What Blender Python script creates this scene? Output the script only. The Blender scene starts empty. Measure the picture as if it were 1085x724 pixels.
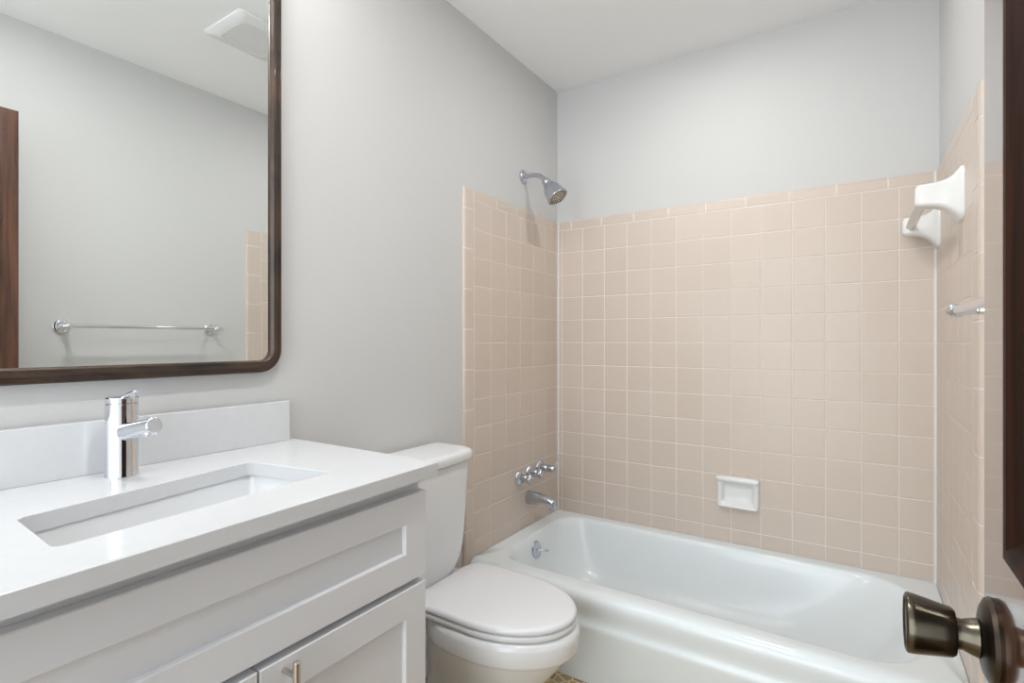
import bpy, bmesh, math, random
from mathutils import Vector, Matrix
random.seed(4)
sc = bpy.context.scene
PI = math.pi

# ------------------------------------------------------------------ camera, world, light, exposure
CAM = (1.238, -2.319, 1.15)
cd = bpy.data.cameras.new('camera'); cam = bpy.data.objects.new('camera', cd)
sc.collection.objects.link(cam); sc.camera = cam
cam.location = CAM; cam.rotation_euler = (PI/2, 0, 0.5763)
cd.sensor_width = 36; cd.lens = 560/1085*36; cd.clip_start = 0.02

w = bpy.data.worlds.new('world'); sc.world = w; w.use_nodes = True
w.node_tree.nodes['Background'].inputs[0].default_value = (0.93, 0.97, 1.0, 1)
w.node_tree.nodes['Background'].inputs[1].default_value = 0.6
sc.view_settings.view_transform = 'Standard'; sc.view_settings.look = 'None'
sc.view_settings.exposure = 0.62; sc.view_settings.gamma = 1.0
sc.view_settings.use_curve_mapping = False
CAN_STRENGTH = 225.0
VANITY_STRENGTH = 16.0       # glass globes of the wall light above the mirror          # the two flush lights on the ceiling
FILL_POWER = 27.0             # added fill lamp, unseen across the open end behind the camera

hl = bpy.data.lights.new('fill_light', 'AREA'); hl.shape = 'RECTANGLE'; hl.size = 1.46; hl.size_y = 2.34
hl.energy = FILL_POWER; hl.color = (0.87, 0.945, 1.0)
ho = bpy.data.objects.new('fill_light', hl); sc.collection.objects.link(ho)
ho.location = (0.738, -3.85, 1.19); ho.rotation_euler = (PI/2, 0, 0)

# ------------------------------------------------------------------ sizes (metres)
W = 1.477          # tub alcove width, tile face to tile face
H = 2.385          # ceiling
NEAR = -2.45       # wall with the doorway, behind the camera
RIM = 0.322        # tub rim
T = 0.003          # painted wall sits this far behind the tile datum
YS = -2.26         # left end of the vanity

# ------------------------------------------------------------------ materials
def mat(name, col, rough=0.5, metal=0.0, spec=0.5, coat=0.0, coat_rough=0.03, ior=1.5):
    m = bpy.data.materials.new(name); m.use_nodes = True
    b = m.node_tree.nodes['Principled BSDF']
    b.inputs['Base Color'].default_value = (*col, 1)
    b.inputs['Roughness'].default_value = rough
    b.inputs['Metallic'].default_value = metal
    b.inputs['IOR'].default_value = ior
    b.inputs['Specular IOR Level'].default_value = spec
    b.inputs['Coat Weight'].default_value = coat
    b.inputs['Coat Roughness'].default_value = coat_rough
    return m
def nodes(m): return m.node_tree.nodes, m.node_tree.links, m.node_tree.nodes['Principled BSDF']
def noise_bump(m, scale, strength, dist=0.001, detail=3):
    n, l, b = nodes(m)
    tc = n.new('ShaderNodeTexCoord'); nz = n.new('ShaderNodeTexNoise'); bp = n.new('ShaderNodeBump')
    nz.inputs['Scale'].default_value = scale; nz.inputs['Detail'].default_value = detail
    bp.inputs['Strength'].default_value = strength; bp.inputs['Distance'].default_value = dist
    l.new(tc.outputs['Object'], nz.inputs['Vector']); l.new(nz.outputs['Fac'], bp.inputs['Height'])
    l.new(bp.outputs['Normal'], b.inputs['Normal'])
    return m

M = {}
M['paint'] = noise_bump(mat('wall_paint', (0.62, 0.618, 0.612), 0.8, spec=0.15), 220, 0.12, 0.0006)
M['ceiling'] = noise_bump(mat('ceiling_paint', (0.88, 0.88, 0.88), 0.85, spec=0.15), 160, 0.12, 0.0006)
M['grout'] = mat('grout', (0.76, 0.70, 0.645), 0.7, spec=0.3)
M['caulk'] = mat('white_caulk', (0.78, 0.77, 0.75), 0.45)
M['porcelain'] = mat('white_porcelain', (0.78, 0.79, 0.80), 0.10, spec=0.5)
M['enamel'] = mat('tub_enamel', (0.79, 0.84, 0.86), 0.20, spec=0.5)
M['plastic'] = mat('white_seat_plastic', (0.79, 0.80, 0.825), 0.22, spec=0.5)
M['cabinet'] = mat('white_cabinet_paint', (0.74, 0.745, 0.775), 0.33, spec=0.45)
M['gap'] = mat('cabinet_inner', (0.35, 0.33, 0.31), 0.7)
M['chrome'] = mat('chrome', (0.78, 0.80, 0.84), 0.06, 1.0)
M['dull_chrome'] = mat('aged_chrome', (0.55, 0.58, 0.64), 0.20, 1.0)
M['nickel'] = mat('brushed_nickel', (0.62, 0.58, 0.54), 0.28, 1.0)
M['glass'] = mat('mirror_silvering', (0.86, 0.89, 0.885), 0.0, 1.0)
M['dark_nozzle'] = mat('nozzle_rubber', (0.12, 0.10, 0.09), 0.5)
M['dark'] = mat('dark_gap', (0.02, 0.02, 0.02), 0.6)
M['ceramic'] = mat('white_ceramic', (0.80, 0.80, 0.79), 0.14)
M['bar_plastic'] = mat('cream_bar', (0.66, 0.64, 0.60), 0.25)
M['trim_white'] = mat('white_trim_paint', (0.78, 0.78, 0.78), 0.35)

# quartz: white with barely visible speckle
m = M['quartz'] = mat('white_quartz', (0.80, 0.81, 0.82), 0.16, spec=0.5)
n, l, b = nodes(m)
tc = n.new('ShaderNodeTexCoord'); nz = n.new('ShaderNodeTexNoise'); cr = n.new('ShaderNodeValToRGB')
nz.inputs['Scale'].default_value = 60; nz.inputs['Detail'].default_value = 5
cr.color_ramp.elements[0].position = .3; cr.color_ramp.elements[0].color = (.665, .675, .69, 1)
cr.color_ramp.elements[1].position = .6; cr.color_ramp.elements[1].color = (.68, .69, .705, 1)
l.new(tc.outputs['Object'], nz.inputs['Vector']); l.new(nz.outputs['Fac'], cr.inputs['Fac']); l.new(cr.outputs['Color'], b.inputs['Base Color'])

# tile: pinkish beige glaze, small shade change from tile to tile
m = M['tile'] = mat('beige_wall_tile', (0.62, 0.52, 0.45), 0.30, spec=0.4)
n, l, b = nodes(m)
ge = n.new('ShaderNodeNewGeometry'); cr = n.new('ShaderNodeValToRGB')
cr.color_ramp.elements[0].color = (0.618, 0.527, 0.455, 1); cr.color_ramp.elements[1].color = (0.638, 0.548, 0.477, 1)
l.new(ge.outputs['Random Per Island'], cr.inputs['Fac']); l.new(cr.outputs['Color'], b.inputs['Base Color'])
tc = n.new('ShaderNodeTexCoord'); nz = n.new('ShaderNodeTexNoise'); bp = n.new('ShaderNodeBump')
nz.inputs['Scale'].default_value = 14; bp.inputs['Strength'].default_value = .10; bp.inputs['Distance'].default_value = .004
l.new(tc.outputs['Object'], nz.inputs['Vector']); l.new(nz.outputs['Fac'], bp.inputs['Height']); l.new(bp.outputs['Normal'], b.inputs['Normal'])

def wood(name, c0, c1, rough, coat, axis_scale, coat_ior=1.6):
    m = mat(name, c0, rough, coat=coat, coat_rough=0.05, ior=1.45)
    n, l, b = nodes(m); b.inputs['Coat IOR'].default_value = coat_ior
    tc = n.new('ShaderNodeTexCoord'); mp = n.new('ShaderNodeMapping'); nz = n.new('ShaderNodeTexNoise'); cr = n.new('ShaderNodeValToRGB')
    mp.inputs['Scale'].default_value = axis_scale
    nz.inputs['Scale'].default_value = 1.0; nz.inputs['Detail'].default_value = 6; nz.inputs['Distortion'].default_value = .6
    cr.color_ramp.elements[0].position = .35; cr.color_ramp.elements[0].color = (*c0, 1)
    cr.color_ramp.elements[1].position = .68; cr.color_ramp.elements[1].color = (*c1, 1)
    l.new(tc.outputs['Object'], mp.inputs['Vector']); l.new(mp.outputs['Vector'], nz.inputs['Vector'])
    l.new(nz.outputs['Fac'], cr.inputs['Fac']); l.new(cr.outputs['Color'], b.inputs['Base Color'])
    return m
M['door_wood'] = wood('dark_varnished_wood', (0.045, 0.014, 0.006), (0.12, 0.045, 0.02), 0.16, 1.0, (60, 60, 3), 1.45)
M['recess_shade_wood'] = wood('door_wood_shaded', (0.004, 0.0015, 0.001), (0.030, 0.010, 0.005), 0.55, 0.0, (60, 60, 3), 1.45)  # door wood darkened: shade of the panel recesses painted into moulding and panel
M['recess_shade_wood'].node_tree.nodes['Principled BSDF'].inputs['Specular IOR Level'].default_value = 0.15
M['frame_wood'] = wood('walnut_mirror_frame', (0.014, 0.007, 0.004), (0.070, 0.037, 0.020), 0.40, 0.10, (30, 9, 9))

# antique brass for the knob: brushed, dark
m = M['brass'] = mat('antique_brass', (0.095, 0.083, 0.062), 0.26, 1.0)
n, l, b = nodes(m); b.inputs['Anisotropic'].default_value = .5
M['brass_dark'] = mat('oiled_bronze', (0.06, 0.045, 0.035), 0.35, 1.0)

# floor: small tan scallop-like mosaic with pale grout
m = M['floor'] = mat('floor_mosaic', (0.4, 0.26, 0.1), 0.3)
n, l, b = nodes(m)
tc = n.new('ShaderNodeTexCoord'); mp = n.new('ShaderNodeMapping'); v = n.new('ShaderNodeTexVoronoi'); v2 = n.new('ShaderNodeTexVoronoi')
mp.inputs['Scale'].default_value = (26, 26, 26); mp.inputs['Rotation'].default_value = (0, 0, .5)
for q in (v, v2): q.inputs['Scale'].default_value = 1; q.inputs['Randomness'].default_value = .45; l.new(mp.outputs['Vector'], q.inputs['Vector'])
v.feature = 'DISTANCE_TO_EDGE'; v2.feature = 'F1'
l.new(tc.outputs['Object'], mp.inputs['Vector'])
c1 = n.new('ShaderNodeValToRGB'); c2 = n.new('ShaderNodeValToRGB'); mx = n.new('ShaderNodeMix'); mx.data_type = 'RGBA'
c1.color_ramp.elements[0].position = .05; c1.color_ramp.elements[1].position = .09
c2.color_ramp.elements[0].color = (.33, .20, .07, 1); c2.color_ramp.elements[1].color = (.62, .44, .19, 1)
l.new(v.outputs['Distance'], c1.inputs['Fac']); l.new(v2.outputs['Color'], c2.inputs['Fac'])
mx.inputs[6].default_value = (.72, .66, .54, 1)
l.new(c1.outputs['Color'], mx.inputs[0]); l.new(c2.outputs['Color'], mx.inputs[7]); l.new(mx.outputs[2], b.inputs['Base Color'])

def emit(name, col, s):
    m = bpy.data.materials.new(name); m.use_nodes = True
    b = m.node_tree.nodes['Principled BSDF']
    b.inputs['Emission Color'].default_value = (*col, 1); b.inputs['Emission Strength'].default_value = s
    b.inputs['Base Color'].default_value = (.8, .8, .8, 1)
    return m
M['globe'] = emit('frosted_globe_glow', (1.0, 0.985, 0.965), VANITY_STRENGTH)
M['lamp'] = emit('downlight_diffuser', (1.0, 0.985, 0.965), CAN_STRENGTH)
M['tub_lamp'] = emit('tub_downlight_diffuser', (1.0, 0.985, 0.965), CAN_STRENGTH*.54)

# ------------------------------------------------------------------ building helpers
WL = {}                                             # world location of every object
def finish(o, label=None, cat=None, group=None, kind=None):
    if label: o['label'] = label
    if cat: o['category'] = cat
    if group: o['group'] = group
    if kind: o['kind'] = kind
    return o
def thing(name, loc, label, cat, group=None, kind=None):
    o = bpy.data.objects.new(name, None); sc.collection.objects.link(o)
    o.location = loc; o.empty_display_size = .05; WL[o.name] = Vector(loc)
    return finish(o, label, cat, group, kind)
def obj(name, bm, mats, parent=None, smooth=True, label=None, cat=None, group=None, kind=None, auto=35):
    bmesh.ops.recalc_face_normals(bm, faces=bm.faces)
    lo = Vector([min(v.co[i] for v in bm.verts) for i in range(3)]); hi = Vector([max(v.co[i] for v in bm.verts) for i in range(3)])
    c = (lo+hi)/2
    if parent is None: c = Vector((c.x, c.y, lo.z))
    bmesh.ops.translate(bm, verts=bm.verts, vec=-c)
    for f in bm.faces: f.smooth = smooth
    if smooth:
        for e in bm.edges:
            if len(e.link_faces) == 2 and e.calc_face_angle(0) > math.radians(auto): e.smooth = False
    me = bpy.data.meshes.new(name); bm.to_mesh(me); bm.free()
    for mm in (mats if isinstance(mats, (list, tuple)) else [mats]): me.materials.append(M[mm])
    o = bpy.data.objects.new(name, me); sc.collection.objects.link(o)
    if parent is not None:
        o.parent = parent; o.location = c - WL[parent.name]
    else: o.location = c
    WL[o.name] = c
    return finish(o, label, cat, group, kind)
def box(bm, x0, x1, y0, y1, z0, z1, bevel=0.0, seg=2, mi=0):
    g = bmesh.ops.create_cube(bm, size=1.0)
    vs = g['verts']
    for v in vs: v.co = Vector((x0+(v.co.x+.5)*(x1-x0), y0+(v.co.y+.5)*(y1-y0), z0+(v.co.z+.5)*(z1-z0)))
    fs = set(f for v in vs for f in v.link_faces)
    for f in fs: f.material_index = mi
    if bevel:
        es = list(set(e for v in vs for e in v.link_edges))
        bmesh.ops.bevel(bm, geom=es, offset=bevel, segments=seg, profile=.5, affect='EDGES')
    return bm
def nb(): return bmesh.new()
def loft(bm, loops, cap0=True, cap1=True, mi=0):
    rings = [[bm.verts.new(p) for p in lp] for lp in loops]
    N = len(rings[0])
    for a, b_ in zip(rings, rings[1:]):
        for i in range(N):
            f = bm.faces.new((a[i], a[(i+1) % N], b_[(i+1) % N], b_[i])); f.material_index = mi
    if cap0: bm.faces.new(rings[0][::-1]).material_index = mi
    if cap1: bm.faces.new(rings[-1]).material_index = mi
    return bm
def frame_of(d):
    d = Vector(d).normalized()
    u = d.cross(Vector((0, 0, 1))) if abs(d.z) < .95 else d.cross(Vector((0, 1, 0)))
    u.normalize(); return d, u, d.cross(u).normalized()
def lathe(bm, o, d, prof, n=40, mi=0, cap0=True, cap1=True):
    """prof: list of (distance along d, radius)"""
    d, u, v = frame_of(d); o = Vector(o)
    return loft(bm, [[o+d*s+(u*math.cos(2*PI*i/n)+v*math.sin(2*PI*i/n))*max(r, .0002) for i in range(n)] for s, r in prof], cap0, cap1, mi)
def tube(bm, pts, rad, n=20, mi=0, sq=None):
    pts = [Vector(p) for p in pts]; rs = rad if isinstance(rad, (list, tuple)) else [rad]*len(pts)
    loops = []; pu = None
    for i, p in enumerate(pts):
        a = pts[max(i-1, 0)]; b_ = pts[min(i+1, len(pts)-1)]
        d, u, v = frame_of(b_-a)
        if pu is not None:
            u = (pu-d*pu.dot(d)).normalized(); v = d.cross(u).normalized()
        pu = u
        loops.append([p+(u*math.cos(2*PI*k/n)+v*math.sin(2*PI*k/n))*rs[i] for k in range(n)])
    return loft(bm, loops, True, True, mi)
def bez(p0, p1, p2, p3, n=12):
    P = [Vector(q) for q in (p0, p1, p2, p3)]
    return [P[0]*(1-t)**3+P[1]*3*t*(1-t)**2+P[2]*3*t*t*(1-t)+P[3]*t**3 for t in [i/n for i in range(n+1)]]
def rrect(a0, a1, b0, b1, r, nc=8, ns=6):
    """rounded rectangle as 2D points (a, b); r = one radius or four (a1b1, a0b1, a0b0, a1b0)"""
    r = [r]*4 if not isinstance(r, (list, tuple)) else r
    cs = [(a1-r[0], b1-r[0], 0, r[0]), (a0+r[1], b1-r[1], 90, r[1]), (a0+r[2], b0+r[2], 180, r[2]), (a1-r[3], b0+r[3], 270, r[3])]
    arcs = [[(ca+rr*math.cos(math.radians(s+90*i/nc)), cb+rr*math.sin(math.radians(s+90*i/nc))) for i in range(nc+1)] for ca, cb, s, rr in cs]
    out = []
    for k in range(4):
        out += arcs[k]; p, q = arcs[k][-1], arcs[(k+1) % 4][0]
        out += [(p[0]+(q[0]-p[0])*i/ns, p[1]+(q[1]-p[1])*i/ns) for i in range(1, ns)]
    return out
def egg(xb, xc, xt, yc, hw, z, pb=2.0, pf=2.0, n=72):
    out = []
    for i in range(n):
        t = 2*PI*i/n; c, s = math.cos(t), math.sin(t); p = pf if c > 0 else pb
        e = 2/p
        xx = xc+(xt-xc if c > 0 else xc-xb)*math.copysign(abs(c)**e, c)
        out.append(Vector((xx, yc+hw*math.copysign(abs(s)**e, s), z)))
    return out

# ------------------------------------------------------------------ the room
def slab(name, x0, x1, y0, y1, z0, z1, mm, parent=None): return obj(name, box(nb(), x0, x1, y0, y1, z0, z1), mm, parent, False, kind='structure')
HALL = -3.9
slab('floor', -.10, 1.60, HALL, .10, -.08, 0, 'floor')
slab('ceiling', -.10, 1.60, HALL, .10, H, H+.08, 'ceiling')
wall_left = slab('wall_left', -.10, -T, HALL, .10, 0, H, 'paint')
wall_back = slab('wall_back', -T, W+T, T, .10, 0, H, 'paint')
wall_right = slab('wall_right', W+T, 1.60, HALL, .10, 0, H, 'paint')
bm = nb(); box(bm, -T, .009, -1.49, -.76, 0, .085, .003)
obj('baseboard_left', bm, 'trim_white', None, False, kind='structure')
bm = nb(); box(bm, W-.009, W+T, NEAR, -.76, 0, .085, .003)
obj('baseboard_right', bm, 'trim_white', None, False, kind='structure')

# tile surround: every tile is real geometry, one mesh per wall
ROWS = [1.694-.1095*r for r in range(13)]            # horizontal grout lines
ZB, ZT = RIM-.004, 1.738
G = .0011
N_ = [(0, .0042), (.0009, .0060), (.0028, .0066)]
B_ = [(0, -.0025), (.0025, .0030), (.0100, .0066)]
def tile(bm, P, u0, u1, v0, v1, bull=''):
    u0 += 0 if 'l' in bull else G; u1 -= 0 if 'r' in bull else G; v0 += G; v1 -= 0 if 't' in bull else G
    if u1-u0 < .008 or v1-v0 < .008: return
    L, R, Bt, Tp = (B_ if 'l' in bull else N_), (B_ if 'r' in bull else N_), N_, (B_ if 't' in bull else N_)
    rings = []
    for i in range(3):
        def dd(a, b_): return min(a[i][1], b_[i][1])
        rings.append([bm.verts.new(P(u0+L[i][0], v0+Bt[i][0], dd(L, Bt))), bm.verts.new(P(u1-R[i][0], v0+Bt[i][0], dd(R, Bt))),
                      bm.verts.new(P(u1-R[i][0], v1-Tp[i][0], dd(R, Tp))), bm.verts.new(P(u0+L[i][0], v1-Tp[i][0], dd(L, Tp)))])
    for a, b_ in zip(rings, rings[1:]):
        for k in range(4): bm.faces.new((a[k], a[(k+1) % 4], b_[(k+1) % 4], b_[k]))
    bm.faces.new(rings[2])
def quad(bm, P, u0, u1, v0, v1, d, mi):
    f = bm.faces.new([bm.verts.new(P(*q, d)) for q in ((u0, v0), (u1, v0), (u1, v1), (u0, v1))]); f.material_index = mi
def edge_grout(bm, P, u0, u1, v0, v1, right):
    us = [(u0, .0054)] + ([(u1-.011, .0054), (u1-.0035, .0022), (u1-.001, -.003)] if right else [(u1, .0054)])
    vs = [(v0, .0054), (v1-.011, .0054), (v1-.0035, .0022), (v1-.001, -.003)]
    g_ = [[bm.verts.new(P(u, v, min(d, e))) for v, e in vs] for u, d in us]
    for i in range(len(us)-1):
        for k in range(len(vs)-1):
            bm.faces.new((g_[i][k], g_[i+1][k], g_[i+1][k+1], g_[i][k+1])).material_index = 1
def field(bm, P, us, u_end=None):
    vs = [ZT-.043] + ROWS[1:] + [ZB]
    for a, b_ in zip(us, us[1:]):
        for t, q in zip(vs, vs[1:]): tile(bm, P, a, b_, q, t)
def caps(bm, P, us):
    for a, b_ in zip(us, us[1:]): tile(bm, P, a, b_, ZT-.043, ZT, 't')
ENDZ = [1.657-.1535*k for k in range(9)]
def flip(bm, nrm):                                   # make every face look into the room
    bm.normal_update()
    for f in bm.faces:
        if f.normal.dot(nrm) < -.01: f.normal_flip()
def tile_obj(bm, parent, nrm):
    flip(bm, Vector(nrm))
    for f in bm.faces: f.smooth = False
    me = bpy.data.meshes.new('tile_surround'); bm.to_mesh(me); bm.free()
    for k in ('tile', 'grout', 'caulk'): me.materials.append(M[k])
    o = bpy.data.objects.new('tile_surround', me); sc.collection.objects.link(o); o.parent = parent; o.location = -WL[parent.name]
    o['label'] = {'wall_back': 'beige square wall tiles with pale grout above the long side of the tub',
                  'wall_left': 'beige square wall tiles with pale grout at the shower head end',
                  'wall_right': 'beige square wall tiles with pale grout under the white ceramic bar'}[parent.name]
    return o
# back wall
Pb = lambda u, v, d: Vector((u, -d, v))
bm = nb()
us = [0, .0286] + [.1401+.1115*k for k in range(12)] + [W]
field(bm, Pb, us); caps(bm, Pb, [0] + [.079+.157*k for k in range(9)] + [W])
edge_grout(bm, Pb, 0, W, ZB, ZT, False)
tile_obj(bm, wall_back, (0, -1, 0))
# left wall (u runs toward the camera)
Pl = lambda u, v, d: Vector((d, -u, v))
bm = nb()
ul = [0] + [.023+.1115*k for k in range(7)]; EL = .753
field(bm, Pl, ul); caps(bm, Pl, [0, .07, .225, .380, .535, ul[-1]])
for t, q in zip([ZT]+ENDZ, ENDZ+[.0]):
    if t <= .02: break
    tile(bm, Pl, ul[-1], EL, max(q, .0), t, 'r' + ('t' if t == ZT else ''))
edge_grout(bm, Pl, 0, EL, 0, ZT, True)
# caulk bead in the corner
lathe(bm, (.008, -.008, ZB), (0, 0, 1), [(0, .0045), (ZT-ZB-.004, .0045)], 10, 2)
tile_obj(bm, wall_left, (1, 0, 0))
# right wall
Pr = lambda u, v, d: Vector((W-d, -u, v))
bm = nb()
ur = [0] + [.012+.1095*k for k in range(7)]; ER = .753
field(bm, Pr, ur); caps(bm, Pr, [0, .06, .215, .37, .525, ur[-1]])
for t, q in zip([ZT]+ENDZ, ENDZ+[.0]):
    tile(bm, Pr, ur[-1], ER, max(q, .0), t, 'r' + ('t' if t == ZT else ''))
edge_grout(bm, Pr, 0, ER, 0, ZT, True)
lathe(bm, (W-.008, -.008, ZB), (0, 0, 1), [(0, .0055), (ZT-ZB-.004, .0055)], 10, 2)
tile_obj(bm, wall_right, (-1, 0, 0))

# ------------------------------------------------------------------ bathtub
tub = thing('bathtub', (.74, -.37, 0), 'white enamelled alcove bathtub with a rolled front rim, below the beige tile', 'bathtub')
bm = nb()
g = .008
def outer(z, yf): return [Vector((a, b_, z)) for a, b_ in rrect(g, W-g, yf, -g, .003)]
def inner(z, x0, x1, y0, y1, r): return [Vector((a, b_+max(0, min(1, (-b_-.30)/.25))*(.022*(1-a/1.4)-.004), z)) for a, b_ in rrect(x0, x1, y0, y1, r)]
loops = [outer(0.001, -.690), outer(.03, -.694), outer(.10, -.706), outer(.18, -.719), outer(.200, -.723), outer(.209, -.7235), outer(.215, -.721), outer(.222, -.717), outer(.232, -.7155), outer(.245, -.717),
         outer(.262, -.7215), outer(.280, -.726), outer(.294, -.7265), outer(.306, -.722), outer(.315, -.713), outer(.3205, -.701), outer(RIM, -.688),
         inner(RIM, .068, 1.412, -.664, -.052, [.16, .11, .11, .16]),
         inner(RIM-.001, .072, 1.406, -.658, -.056, [.16, .11, .11, .16]),
         inner(RIM-.006, .079, 1.398, -.650, -.062, [.16, .11, .11, .16]),
         inner(RIM-.018, .086, 1.388, -.642, -.068, [.16, .11, .11, .16]),
         inner(RIM-.045, .093, 1.370, -.635, -.074, [.18, .12, .12, .18]),
         inner(.200, .106, 1.315, -.620, -.090, [.21, .14, .14, .21]),
         inner(.125, .126, 1.235, -.598, -.112, [.23, .16, .16, .23]),
         inner(.085, .150, 1.180, -.575, -.135, [.215, .16, .16, .215]),
         inner(.060, .190, 1.120, -.540, -.170, [.18, .15, .15, .18]),
         inner(.047, .250, 1.050, -.495, -.215, [.135, .12, .12, .135]),
         inner(.042, .300, .950, -.44, -.26, [.08, .08, .08, .08])]
loft(bm, loops)
obj('tub_shell', bm, 'enamel', tub, auto=80)
ov = nb()
lathe(ov, (.094, -.372, .262), (1, 0, .17), [(0, .036), (.004, .036), (.008, .033), (.0105, .024), (.011, .006), (.0112, 0)], 36)
op = obj('overflow_plate', ov, 'dull_chrome', tub, label='chrome overflow plate')
lv = nb(); tube(lv, [(.103, -.372, .262), (.118, -.366, .262), (.128, -.358, .261), (.140, -.345, .259)], [.005, .005, .0045, .0055], 14)
obj('trip_lever', lv, 'dull_chrome', op)
dr = nb(); lathe(dr, (.30, -.35, .043), (0, 0, 1), [(0, .03), (.003, .03), (.005, .026), (.004, .012), (.006, 0)], 30)
obj('drain', dr, 'dull_chrome', tub)

# ------------------------------------------------------------------ toilet
TY = -1.045
toilet = thing('toilet', (.33, TY, 0), 'white two-piece toilet with its lid closed, between the vanity and the tub', 'toilet')
bm = nb()
def pl(z, xb, xc, xt, hw, pb=2.3): return egg(xb, xc, xt, TY, hw, z, pb)
loft(bm, [pl(0.0, .10, .30, .475, .112, 3), pl(.022, .10, .30, .478, .114, 3), pl(.034, .11, .30, .470, .106, 3), pl(.09, .12, .31, .462, .098, 3), pl(.15, .125, .32, .478, .106, 2.7),
          pl(.21, .13, .335, .520, .130, 2.5), pl(.26, .14, .35, .562, .150, 2.4), pl(.298, .15, .36, .590, .163, 2.4), pl(.303, .15, .36, .594, .165, 2.4),
          pl(.306, .147, .36, .604, .170, 2.4), pl(.314, .146, .36, .608, .172, 2.4), pl(.352, .145, .36, .611, .174, 2.4), pl(.364, .147, .36, .608, .171, 2.4), pl(.370, .155, .36, .598, .162, 2.4)])
# shelf that carries the tank
loft(bm, [[Vector((a, b_, z)) for a, b_ in rrect(x0, .30, TY-h, TY+h, .035)] for z, h, x0 in ((.20, .075, .08), (.27, .082, .045), (.33, .090, .03), (.372, .092, .03), (.382, .088, .034))])
obj('bowl', bm, 'porcelain', toilet, auto=50)
bm = nb()
def se(z, k): return egg(.150+k, .365, .602-k, TY, .168-k, z, 7)
loft(bm, [se(.3735, .010), se(.3745, .003), se(.378, .001), se(.386, .001), se(.389, .003), se(.390, .009)])
obj('seat', bm, 'plastic', toilet, auto=60)
bm = nb()
loft(bm, [se(.3915, .008), se(.3925, .003), se(.396, 0), se(.402, 0), se(.4065, .002), se(.4095, .008), se(.411, .02), se(.4125, .06), se(.4135, .12)])
obj('seat_lid', bm, 'plastic', toilet, auto=60)
bm = nb(); box(bm, .098, .158, TY-.088, TY+.088, .383, .404, .006, 3)
obj('hinge', bm, 'plastic', toilet)
TK = -1.09
bm = nb()
def tk(z, x1, hw, x0=.016, r=.05): return [Vector((a, b_, z)) for a, b_ in rrect(x0, x1, TK-hw, TK+hw, [r, .015, .015, r], ns=8)]
def bow(lp, amt):                                    # gently bowed front
    for v in lp:
        if v.x > .1: v.x += amt*(1-((v.y-TK)/.19)**2)
    return lp
loft(bm, [bow(tk(.388, .135, .080), .004), bow(tk(.398, .150, .098), .006), bow(tk(.430, .160, .124), .008), bow(tk(.462, .165, .140), .010), bow(tk(.50, .168, .149), .012),
          bow(tk(.62, .173, .159), .012), bow(tk(.755, .178, .168), .012), bow(tk(.763, .177, .167), .012), bow(tk(.765, .17, .16), .012)])
obj('tank', bm, 'porcelain', toilet, auto=60)
bm = nb()
loft(bm, [bow(tk(.766, .178, .168, .012), .012), bow(tk(.768, .186, .176, .008), .012), bow(tk(.772, .188, .178, .008), .012), bow(tk(.790, .188, .178, .008), .012), bow(tk(.798, .184, .174, .01), .012),
          bow(tk(.801, .176, .166, .016), .012), bow(tk(.802, .16, .15, .03), .012)])
obj('tank_lid', bm, 'porcelain', toilet, auto=60)
for s in (-1, 1):
    bm = nb(); lathe(bm, (.26, TY+s*.103, .028), (0, 0, 1), [(0, .013), (.012, .012), (.018, .008), (.02, 0)], 18)
    obj('bolt_cap', bm, 'plastic', toilet)

# ------------------------------------------------------------------ vanity
VY1 = -1.495; VC = -1.862; VY0 = 2*VC-VY1
van = thing('vanity_cabinet', (.24, VC, 0), 'white shaker vanity cabinet under the quartz worktop', 'cabinet')
bm = nb()
for q in ((.004, .467, VY0, VY0+.016, .10, .868), (.004, .467, VY1-.016, VY1, .10, .868), (.004, .467, VY0+.016, VY1-.016, .10, .118), (.004, .014, VY0+.016, VY1-.016, .118, .868),
          (.449, .467, VY0+.016, VY1-.016, .655, .868), (.449, .467, VY0+.016, VY0+.05, .118, .655), (.449, .467, VY1-.05, VY1-.016, .118, .655), (.38, .40, VY0+.004, VY1-.004, .0, .10)): box(bm, *q)
for y in (VY0+.004, VY1-.02): box(bm, .004, .38, y, y+.016, 0, .10)
obj('body', bm, 'cabinet', van, False)
def shaker(y0, y1, z0, z1, st=.058, x0=.468, x1=.489, rec=.009):
    bm = nb(); b_ = .0016
    loops = []
    def R(x, k, kk=0): return [Vector((x, a, c)) for a, c in ((y0+k, z0+k), (y1-k, z0+k), (y1-k, z1-k), (y0+k, z1-k))]
    loft(bm, [R(x0, 0), R(x1-b_, 0), R(x1, b_), R(x1, st-.0012), R(x1-.001, st), R(x1-rec, st+.0015)])
    return bm
fr = obj('false_drawer_front', shaker(VY0+.004, VY1-.0, .668, .842), 'cabinet', van, False)
GAP = .0018
drs = []
for y0, y1, hy in ((VC+GAP, VY1, VC+.041), (VY0+.004, VC-GAP, VC-.041)):
    d = obj('door', shaker(y0, y1, .115, .655), 'cabinet', van, False)
    hb = nb()
    for z in (.560, .637): tube(hb, [(.488, hy, z), (.522, hy, z)], .0045, 14)
    lathe(hb, (.522, hy, .537), (0, 0, 1), [(0, .0045), (.001, .0058), (.122, .0058), (.1235, .0045)], 20)
    obj('handle', hb, 'nickel', d, label='brushed nickel bar pull')

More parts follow.
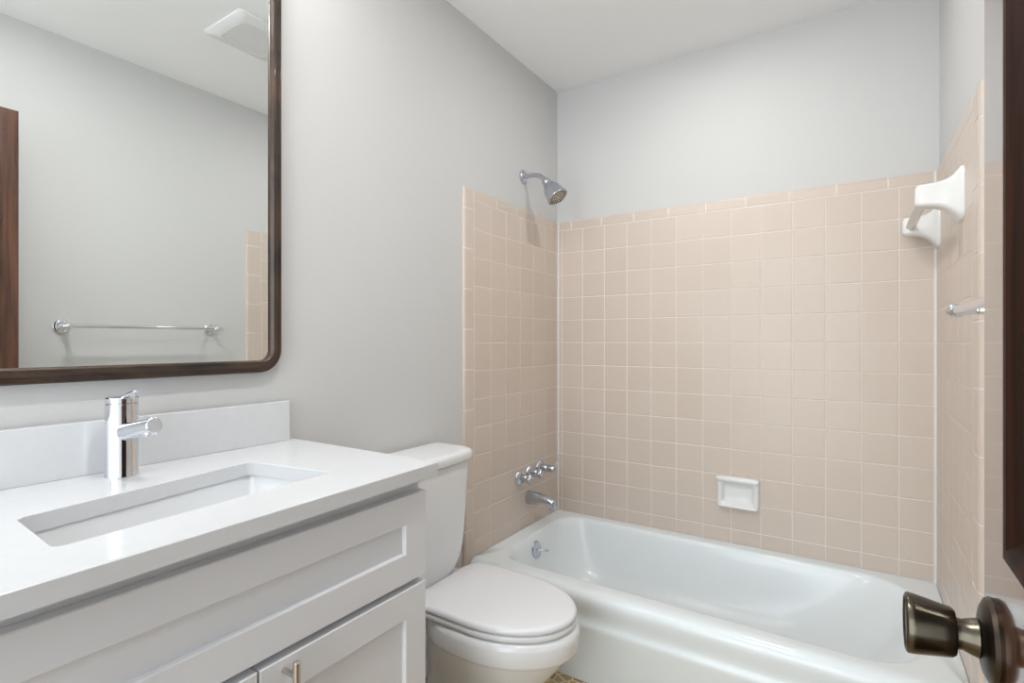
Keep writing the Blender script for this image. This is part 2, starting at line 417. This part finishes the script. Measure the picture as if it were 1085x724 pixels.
# worktop with sink cut-out; the front edge is scribed slightly out of square to the wall
top = thing('worktop', (.25, VC, .87), 'white quartz worktop with a rectangular sink opening, on the white vanity', 'countertop')
bm = nb()
ZC0, ZC1 = .870, .897
Y1, Y0 = -1.472, YS
def xf(y): return .503+(Y1-y)*.026
SX0, SX1, SY0, SY1 = .196, .402, -2.083, -1.662
nC, nS = 8, 6
hole = rrect(SX0, SX1, SY0, SY1, .022, nC, nS)
outr = rrect(.002, .51, Y0, Y1, .003, nC, nS)
def out_loop(k, z):
    res = []
    for a, c in rrect(.002, .503-k, Y0+k, Y1-k, .003, nC, nS):
        f = max(0, (a-.002)/.501); res.append(Vector((a+f*(xf(c)-.503), c, z)))
    return res
def warp(a, c, z):                                   # the opening is not quite square to the wall either
    u, v = (a-SX0)/(SX1-SX0), (c-SY0)/(SY1-SY0)
    Q = ((.232, -2.072), (.415, -2.082), (.170, -1.686), (.388, -1.652))     # far-left, near-left, far-right, near-right
    return Vector(tuple((1-v)*((1-u)*Q[0][i]+u*Q[1][i]) + v*((1-u)*Q[2][i]+u*Q[3][i]) for i in (0, 1)) + (z,))
def hole_loop(k, z): return [warp(a, c, z) for a, c in rrect(SX0-k, SX1+k, SY0-k, SY1+k, .014+k, nC, nS)]
ol = [out_loop(.0, ZC0), out_loop(0, ZC1-.0015), out_loop(.0015, ZC1), hole_loop(.0012, ZC1), hole_loop(0, ZC1-.0012), hole_loop(0, ZC0), out_loop(0, ZC0)]
loft(bm, ol, False, False); bmesh.ops.remove_doubles(bm, verts=bm.verts, dist=1e-5)
obj('slab', bm, 'quartz', top, True, auto=30)
bm = nb(); box(bm, .001, .021, Y0, -1.492, ZC1, .998, .0015, 2)
obj('backsplash', bm, 'quartz', None, False, label='low white quartz backsplash strip along the wall behind the chrome faucet', cat='backsplash')

sink = thing('undermount_sink', ((SX0+SX1)/2, (SY0+SY1)/2, .73), 'white rectangular undermount basin sunk in the worktop below the chrome faucet', 'sink')
bm = nb()
def sk(k, z, r=.014): return [warp(a, c, z) for a, c in rrect(SX0-k, SX1+k, SY0-k, SY1+k, r, nC, nS)]
loft(bm, [sk(.022, .867, .03), sk(.022, .869, .03), sk(.004, .869), sk(.003, .866), sk(.001, .850), sk(-.012, .79, .03), sk(-.020, .765, .035), sk(-.036, .752, .04), sk(-.085, .747, .01), sk(-.0999, .746, .001),
          sk(-.095, .738, .005), sk(-.02, .742, .04), sk(.004, .76, .03), sk(.016, .85, .03), sk(.022, .867, .03)], False, False)
bmesh.ops.remove_doubles(bm, verts=bm.verts, dist=1e-5)
obj('basin', bm, 'porcelain', sink, auto=60)
bm = nb(); lathe(bm, ((SX0+SX1)/2, (SY0+SY1)/2, .744), (0, 0, 1), [(0, .022), (.004, .022), (.006, .018), (.005, .008), (.007, 0)], 28)
obj('drain', bm, 'chrome', sink)

# faucet
FX, FY, FZ = .080, -1.885, ZC1
fau = thing('faucet', (FX, FY, FZ), 'chrome single-lever faucet with cylindrical body standing behind the sink', 'faucet')
bm = nb(); lathe(bm, (FX, FY, FZ), (0, 0, 1), [(0, .0265), (.0025, .0268), (.004, .0262), (.136, .0262), (.1368, .0255)], 48)
obj('body', bm, 'chrome', fau)
bm = nb(); lathe(bm, (FX, FY, FZ+.1368), (0, 0, 1), [(0, .0245), (.0015, .0258), (.002, .0264), (.010, .0264), (.0125, .0245), (.0135, .018), (.0137, 0)], 48)
hd = obj('handle_cap', bm, 'chrome', fau)
bm = nb()
lp = []
for s, hw_, th_ in ((-.002, .0095, .004), (.02, .0095, .0035), (.045, .0085, .003), (.064, .0075, .0025), (.068, .005, .0015)):
    p = Vector((FX+.004+s, FY, FZ+.146+s*.27))
    lp.append([p+Vector((0, a, c)) for a, c in rrect(-hw_, hw_, -th_, th_, th_*.9, 4, 3)])
loft(bm, lp); obj('lever', bm, 'chrome', hd)
bm = nb()
lathe(bm, (FX+.008, FY, FZ+.083), (1, .10, .20), [(0, .0175), (.015, .0172), (.03, .0160), (.098, .0145), (.1015, .0142), (.1028, .0130), (.1030, 0)], 40)
sp = obj('spout', bm, 'chrome', fau)
bm = nb(); lathe(bm, (FX+.093, FY+.0085, FZ+.091), (.15, 0, -1), [(0, .0115), (.0065, .0115), (.008, .0105), (.0085, .008), (.006, .007), (.006, 0)], 24)
obj('aerator', bm, 'chrome', sp)

# ------------------------------------------------------------------ mirror
MY1, MY0, MZ0, MZ1 = -1.514, -2.30, 1.074, 2.16
mir = thing('wall_mirror', (.012, (MY0+MY1)/2, MZ0), 'large rectangular mirror with rounded corners and a thin brown wood frame, above the vanity', 'mirror')
bm = nb()
def mr(k, x): return [Vector((x, a, c)) for a, c in rrect(MY0+k, MY1-k, MZ0+k, MZ1-k, max(.056-k, .008), 12, 4)]
loft(bm, [mr(.001, 0), mr(0, .002), mr(0, .017), mr(.002, .0205), mr(.007, .022), mr(.0115, .0205), mr(.013, .0225), mr(.022, .027), mr(.026, .027), mr(.029, .024), mr(.030, .014), mr(.030, 0), mr(.001, 0)], False, False)
bmesh.ops.remove_doubles(bm, verts=bm.verts, dist=1e-5)
obj('frame', bm, 'frame_wood', mir, auto=40)
bm = nb(); loft(bm, [mr(.028, .008), mr(.028, .0135), mr(.030, .0145)])
obj('mirror_glass', bm, 'glass', mir, False)

# ------------------------------------------------------------------ shower head
SY = -.318
sh = thing('shower_head', (0, SY, 1.88), 'chrome bell shower head on a bent arm, high on the left wall above the tile', 'shower head')
bm = nb(); lathe(bm, (-.003, SY, 1.882), (1, 0, 0), [(0, .031), (.003, .031), (.007, .028), (.012, .018), (.014, .0125), (.0145, 0)], 36)
obj('flange', bm, 'dull_chrome', sh)
arm = [Vector((.004, SY, 1.882)), Vector((.03, SY, 1.882))] + bez((.045, SY, 1.882), (.075, SY, 1.880), (.095, SY, 1.868), (.112, SY, 1.846), 10)
bm = nb(); tube(bm, arm, .0095, 18); obj('arm', bm, 'dull_chrome', sh)
hdv = Vector((.60, 0, -.80)).normalized(); h0 = Vector((.108, SY, 1.851))
bm = nb()
K = 1.12
lathe(bm, h0, hdv, [(a*K, r*K*1.06) for a, r in [(0, .011), (.002, .014), (.010, .0155), (.016, .0145), (.020, .0135), (.024, .0190), (.030, .0215), (.034, .0215), (.040, .0265), (.052, .0325), (.068, .0350), (.080, .0365), (.088, .0392), (.092, .0400), (.095, .0395), (.096, .0365), (.093, .0345)]], 44, 0, True, False)
he = obj('head', bm, 'dull_chrome', sh)
bm = nb(); lathe(bm, h0+hdv*.1025, hdv, [(0, .0412), (.0015, .0408), (.002, .036), (.0025, 0)], 40)
fc = h0+hdv*.105; d_, u_, v_ = frame_of(hdv)
obj('spray_face', bm, 'nickel', he)
bm = nb()
for rr, k in ((.0105, 6), (.0195, 12), (.029, 18), (.036, 22)):
    for i in range(k):
        a = 2*PI*i/k+rr*40
        lathe(bm, fc+(u_*math.cos(a)+v_*math.sin(a))*rr-hdv*.0008, hdv, [(0, .0025), (.0030, .0020), (.0033, 0)], 8)
obj('nozzles', bm, 'dark_nozzle', he, kind='stuff')

# ------------------------------------------------------------------ tub valves and spout
def valve(name, y, z, label, style):
    t = thing(name, (0, y, z), label, 'valve handle', 'chrome valve handles over the tub')
    X0 = .005
    bm = nb(); lathe(bm, (X0, y, z), (1, 0, 0), [(0, .032), (.004, .034), (.010, .032), (.016, .024), (.019, .015), (.0195, .010), (.02, 0)], 36)
    obj('escutcheon', bm, 'dull_chrome', t)
    bm = nb(); lathe(bm, (X0+.018, y, z), (1, 0, 0), [(0, .0165), (.010, .0160), (.012, .0180), (.022, .0180), (.030, .0135)], 28)
    obj('stem', bm, 'dull_chrome', t)
    bm = nb()
    if style == 'knob':                              # short fluted knob with four soft lobes
        n = 48
        def ring(s, r, f): return [Vector((X0+.040+s, y+math.cos(a)*r*(1+f*math.cos(4*a)), z+math.sin(a)*r*(1+f*math.cos(4*a)))) for a in [2*PI*i/n for i in range(n)]]
        loft(bm, [ring(0, .011, 0), ring(.003, .0155, .06), ring(.008, .0185, .14), ring(.016, .0190, .16), ring(.022, .0175, .12), ring(.026, .013, .04), ring(.028, .009, 0), ring(.031, .0085, 0), ring(.032, .006, 0)])
        obj('knob', bm, 'dull_chrome', t)
    else:
        lathe(bm, (X0+.042, y, z), (1, 0, 0), [(0, .0140), (.008, .0165), (.022, .0165), (.034, .0150), (.040, .011), (.041, 0)], 32)
        obj('hub', bm, 'dull_chrome', t)
        bm = nb(); tube(bm, [(X0+.070, y+.004, z+.006), (X0+.074, y+.022, z+.018), (X0+.077, y+.042, z+.036), (X0+.079, y+.058, z+.056)], [.006, .0052, .0046, .005], 14)
        obj('lever', bm, 'dull_chrome', t)
    return t
valve('valve_handle', -.366, .556, 'chrome valve handle at the left of the three, nearest the toilet', 'knob')
valve('valve_handle', -.277, .562, 'middle chrome valve handle, between the left knob and the lever', 'knob')
valve('valve_handle', -.188, .566, 'chrome valve handle with a thin raised lever, nearest the tiled corner', 'lever')
ts = thing('tub_spout', (0, -.29, .455), 'chrome tub spout with a drooping tip below the valve handles', 'spout')
bm = nb(); lp = []
for x, zc, hw_, hh in ((.005, .452, .0245, .029), (.012, .452, .0250, .0295), (.04, .4535, .0245, .0275), (.07, .4530, .0232, .0245), (.10, .4505, .0220, .0220), (.120, .4465, .0208, .0210), (.136, .4415, .0190, .0205), (.146, .4370, .0155, .0175), (.150, .434, .0085, .011)):
    lp.append([Vector((x, -.292+a, zc+c)) for a, c in rrect(-hw_, hw_, -hh, hh, min(hw_, hh)*.85, 6, 3)])
loft(bm, lp)
obj('body', bm, 'dull_chrome', ts, auto=50)
bm = nb(); lathe(bm, (.131, -.292, .426), (0, 0, -1), [(0, .0135), (.009, .0130), (.010, .011), (.006, .009), (.006, 0)], 24)
obj('outlet', bm, 'dull_chrome', ts)

# ------------------------------------------------------------------ soap dish on the back wall
sd = thing('soap_dish', (.837, 0, .47), 'white ceramic soap dish set in the beige tile of the long wall', 'soap dish')
bm = nb()
def ss(k, d, kb=0, kt=0, r=.012): return [Vector((a, -d, c)) for a, c in rrect(.757+k, .917-k, .470+k+kb, .596-k-kt, r, 6, 4)]
loft(bm, [ss(0, .004), ss(0, .014), ss(.003, .022), ss(.008, .026), ss(.014, .0275), ss(.018, .0265), ss(.0215, .021, 0, .004), ss(.024, .012, .002, .006), ss(.030, .0085, .004, .008), ss(.045, .008, .004, .006, .006)])
obj('dish', bm, 'ceramic', sd, auto=60)
bm = nb()                                            # thick rounded lip along the top
lp = []
for x, r in ((.756, .006), (.760, .0105), (.768, .0125), (.906, .0125), (.914, .0105), (.918, .006)):
    lp.append([Vector((x, -.026+math.cos(a)*r*1.15, .588+math.sin(a)*r)) for a in [2*PI*i/18 for i in range(18)]])
loft(bm, lp); obj('top_lip', bm, 'ceramic', sd)
bm = nb(); lp = []
for x, r in ((.764, .003), (.770, .006), (.78, .007), (.894, .007), (.904, .006), (.91, .003)):
    lp.append([Vector((x, -.030+math.cos(a)*r, .479+math.sin(a)*r)) for a in [2*PI*i/14 for i in range(14)]])
loft(bm, lp); obj('bottom_lip', bm, 'ceramic', sd)

# ------------------------------------------------------------------ white ceramic bar on the right wall tile
cb = thing('ceramic_towel_bar', (W, -.29, 1.53), 'white ceramic towel bar with flared posts on the right tiled wall', 'towel bar')
def cpost(y):
    bm = nb(); lp = []
    prof = [(.004, .070, .050, 1.535), (.012, .069, .049, 1.535), (.017, .062, .042, 1.535), (.026, .050, .033, 1.536), (.040, .039, .029, 1.538), (.058, .033, .027, 1.540), (.078, .031, .026, 1.541), (.094, .030, .0255, 1.541), (.101, .027, .022, 1.541), (.1045, .020, .015, 1.541)]
    for d, hz, hy, zc in prof:
        lp.append([Vector((W-d, y+a, zc+c)) for a, c in rrect(-hy, hy, -hz, hz, min(hy, hz)*.45, 6, 3)])
    loft(bm, lp)
    return obj('post', bm, 'ceramic', cb, auto=60)
cpost(-.515); cpost(-.062)
bm = nb(); bx_, bz_, br = W-.083, 1.537, .0135
loft(bm, [[Vector((bx_+dx, y, bz_+dz)) for dx, dz in ((br, 0), (0, br), (-br, 0), (0, -br))] for y in (-.505, -.075)])
obj('bar', bm, 'bar_plastic', cb, False, label='cream square bar')

# ------------------------------------------------------------------ chrome towel bar on the right wall (seen in the mirror)
tb = thing('chrome_towel_bar', (W, -1.23, 1.21), 'thin chrome towel bar on the painted wall opposite the mirror', 'towel bar')
for y in (-1.522, -.940):
    bm = nb()
    lathe(bm, (W+.002, y, 1.212), (-1, 0, 0), [(0, .028), (.004, .0285), (.008, .026), (.011, .020), (.014, .0185), (.018, .015), (.026, .0095), (.045, .0085), (.058, .010), (.064, .0135), (.072, .0145), (.080, .0130), (.086, .007), (.088, 0)], 32)
    p = obj('post', bm, 'chrome', tb)
    s = -1 if y < -1.2 else 1
    bm = nb(); lathe(bm, (W-.072, y, 1.212), (0, s, 0), [(0, .010), (.014, .010), (.018, .007), (.021, .0085), (.026, .0085), (.031, .005), (.033, 0)], 24)
    obj('finial', bm, 'chrome', p)
bm = nb(); tube(bm, [(W-.072, -1.522, 1.212), (W-.072, -.94, 1.212)], .0075, 20)
obj('bar', bm, 'chrome', tb)

# ------------------------------------------------------------------ ceiling: fan cover and two recessed lights
VX, VY = .83, -1.095
fan = thing('exhaust_fan', (VX, VY, H), 'white square exhaust fan cover on the ceiling, seen in the mirror', 'vent')
bm = nb()
def vq(k, z, r=.02): return [Vector((a, c, z)) for a, c in rrect(VX-.135+k, VX+.135-k, VY-.135+k, VY+.135-k, r, 5, 3)]
loft(bm, [vq(0, H-.001), vq(0, H-.006), vq(.006, H-.011), vq(.040, H-.017), vq(.044, H-.0175), vq(.046, H-.0145)])
fc_ = obj('cover', bm, 'trim_white', fan, auto=40)
bm = nb()
for i in range(24):
    y = VY-.085+i*.00739
    box(bm, VX-.089, VX+.089, y-.0029, y+.0029, H-.0165, H-.0135)
obj('grille', bm, 'trim_white', fan, False)
for i, (lx, ly, lab) in enumerate(((.79, -1.80, 'round flush ceiling light over the open floor by the vanity'), (.79, -.60, 'round flush ceiling light over the bathtub'))):
    t = thing('ceiling_light', (lx, ly, H), lab, 'ceiling light', 'flush ceiling lights')
    bm = nb(); lathe(bm, (lx, ly, H), (0, 0, -1), [(0, .072), (.005, .072), (.008, .068), (.008, .052), (0, .0512)], 40, 0, False, False)
    obj('trim_ring', bm, 'trim_white', t)
    bm = nb(); lathe(bm, (lx, ly, H-.0005), (0, 0, -1), [(0, .050), (.004, .050), (.0055, .046), (.006, 0)], 40)
    obj('diffuser', bm, ('lamp', 'tub_lamp')[i], t)

# vanity light on the wall above the mirror
vl = thing('vanity_light', (.0, VC, 2.25), 'three-globe chrome wall light above the wood-framed mirror', 'wall light')
bm = nb(); box(bm, -T, .022, VC-.33, VC+.33, 2.215, 2.285, .006, 3)
obj('backplate', bm, 'chrome', vl)
for k in (-1, 0, 1):
    gy = VC+k*.25
    bm = nb(); tube(bm, [(.018, gy, 2.25), (.060, gy, 2.25), (.085, gy, 2.25)], [.010, .010, .024], 18)
    a_ = obj('arm', bm, 'chrome', vl)
    bm = nb(); lathe(bm, (.082, gy, 2.25), (1, 0, 0), [(0, .020)]+[(.050-.050*math.cos(t), .050*math.sin(t)) for t in [.45+(PI-.45)*i/14 for i in range(15)]], 32)
    obj('globe', bm, 'globe', a_)

# ------------------------------------------------------------------ the open door at the right, hinged behind the camera
DXF, DT, DY1, DY0, DZ1 = 1.3355, .035, -1.687, -2.405, 1.985
door = thing('door_1', (DXF+DT/2, (DY0+DY1)/2, .012), 'dark varnished panelled wood door standing open along the right wall', 'door', kind='structure')
bm = nb()
ST = .076
PAN = [(.98, DZ1-.11), (.20, .80)]                   # upper and lower panel (z range)
for (y0, y1) in ((DY1-ST, DY1), (DY0, DY0+.09)): box(bm, DXF, DXF+DT, y0, y1, .012, DZ1)
for (z0, z1) in ((.012, .20), (.80, .98), (DZ1-.11, DZ1)): box(bm, DXF, DXF+DT, DY0+.09, DY1-ST, z0, z1)
obj('frame', bm, 'door_wood', door, False)
for z0, z1 in PAN:
    a0, a1 = DY0+.09, DY1-ST
    bm = nb()
    def q(k, d): return [Vector((DXF+d, a, c)) for a, c in ((a0+k, z0+k), (a1-k, z0+k), (a1-k, z1-k), (a0+k, z1-k))]
    loft(bm, [q(0, .0005), q(.001, -.0010), q(.005, -.0015), q(.010, -.0010), q(.014, 0.002), q(.020, .008), q(.023, .0125), q(.023, .018), q(0, .018)], False, False)
    obj('moulding', bm, 'recess_shade_wood', door, True, auto=25)
    bm = nb(); loft(bm, [q(.020, .024), q(.020, .0125), q(.045, .0125), q(.075, .006), q(.08, .006)])
    obj('panel', bm, 'recess_shade_wood', door, False)
KY, KZ = -1.736, .902
kn = nb(); lathe(kn, (DXF, KY, KZ), (-1, 0, 0), [(0, .034), (.003, .0345), (.006, .033), (.009, .027), (.011, .018), (.0115, .0125)], 48, 0, True, True)
ro = obj('rosette', kn, 'brass_dark', door, label='dark bronze rosette')
kb = nb(); lathe(kb, (DXF-.010, KY, KZ), (-1, 0, 0), [(0, .0135), (.002, .0155), (.006, .0145), (.012, .0122), (.0155, .0125), (.0165, .0180), (.019, .0200), (.026, .0212), (.044, .0245), (.049, .0250), (.0505, .0240), (.0510, .0225), (.0495, .021), (.0495, 0)], 56)
obj('knob', kb, 'brass', ro, label='brushed antique brass door knob', auto=40)
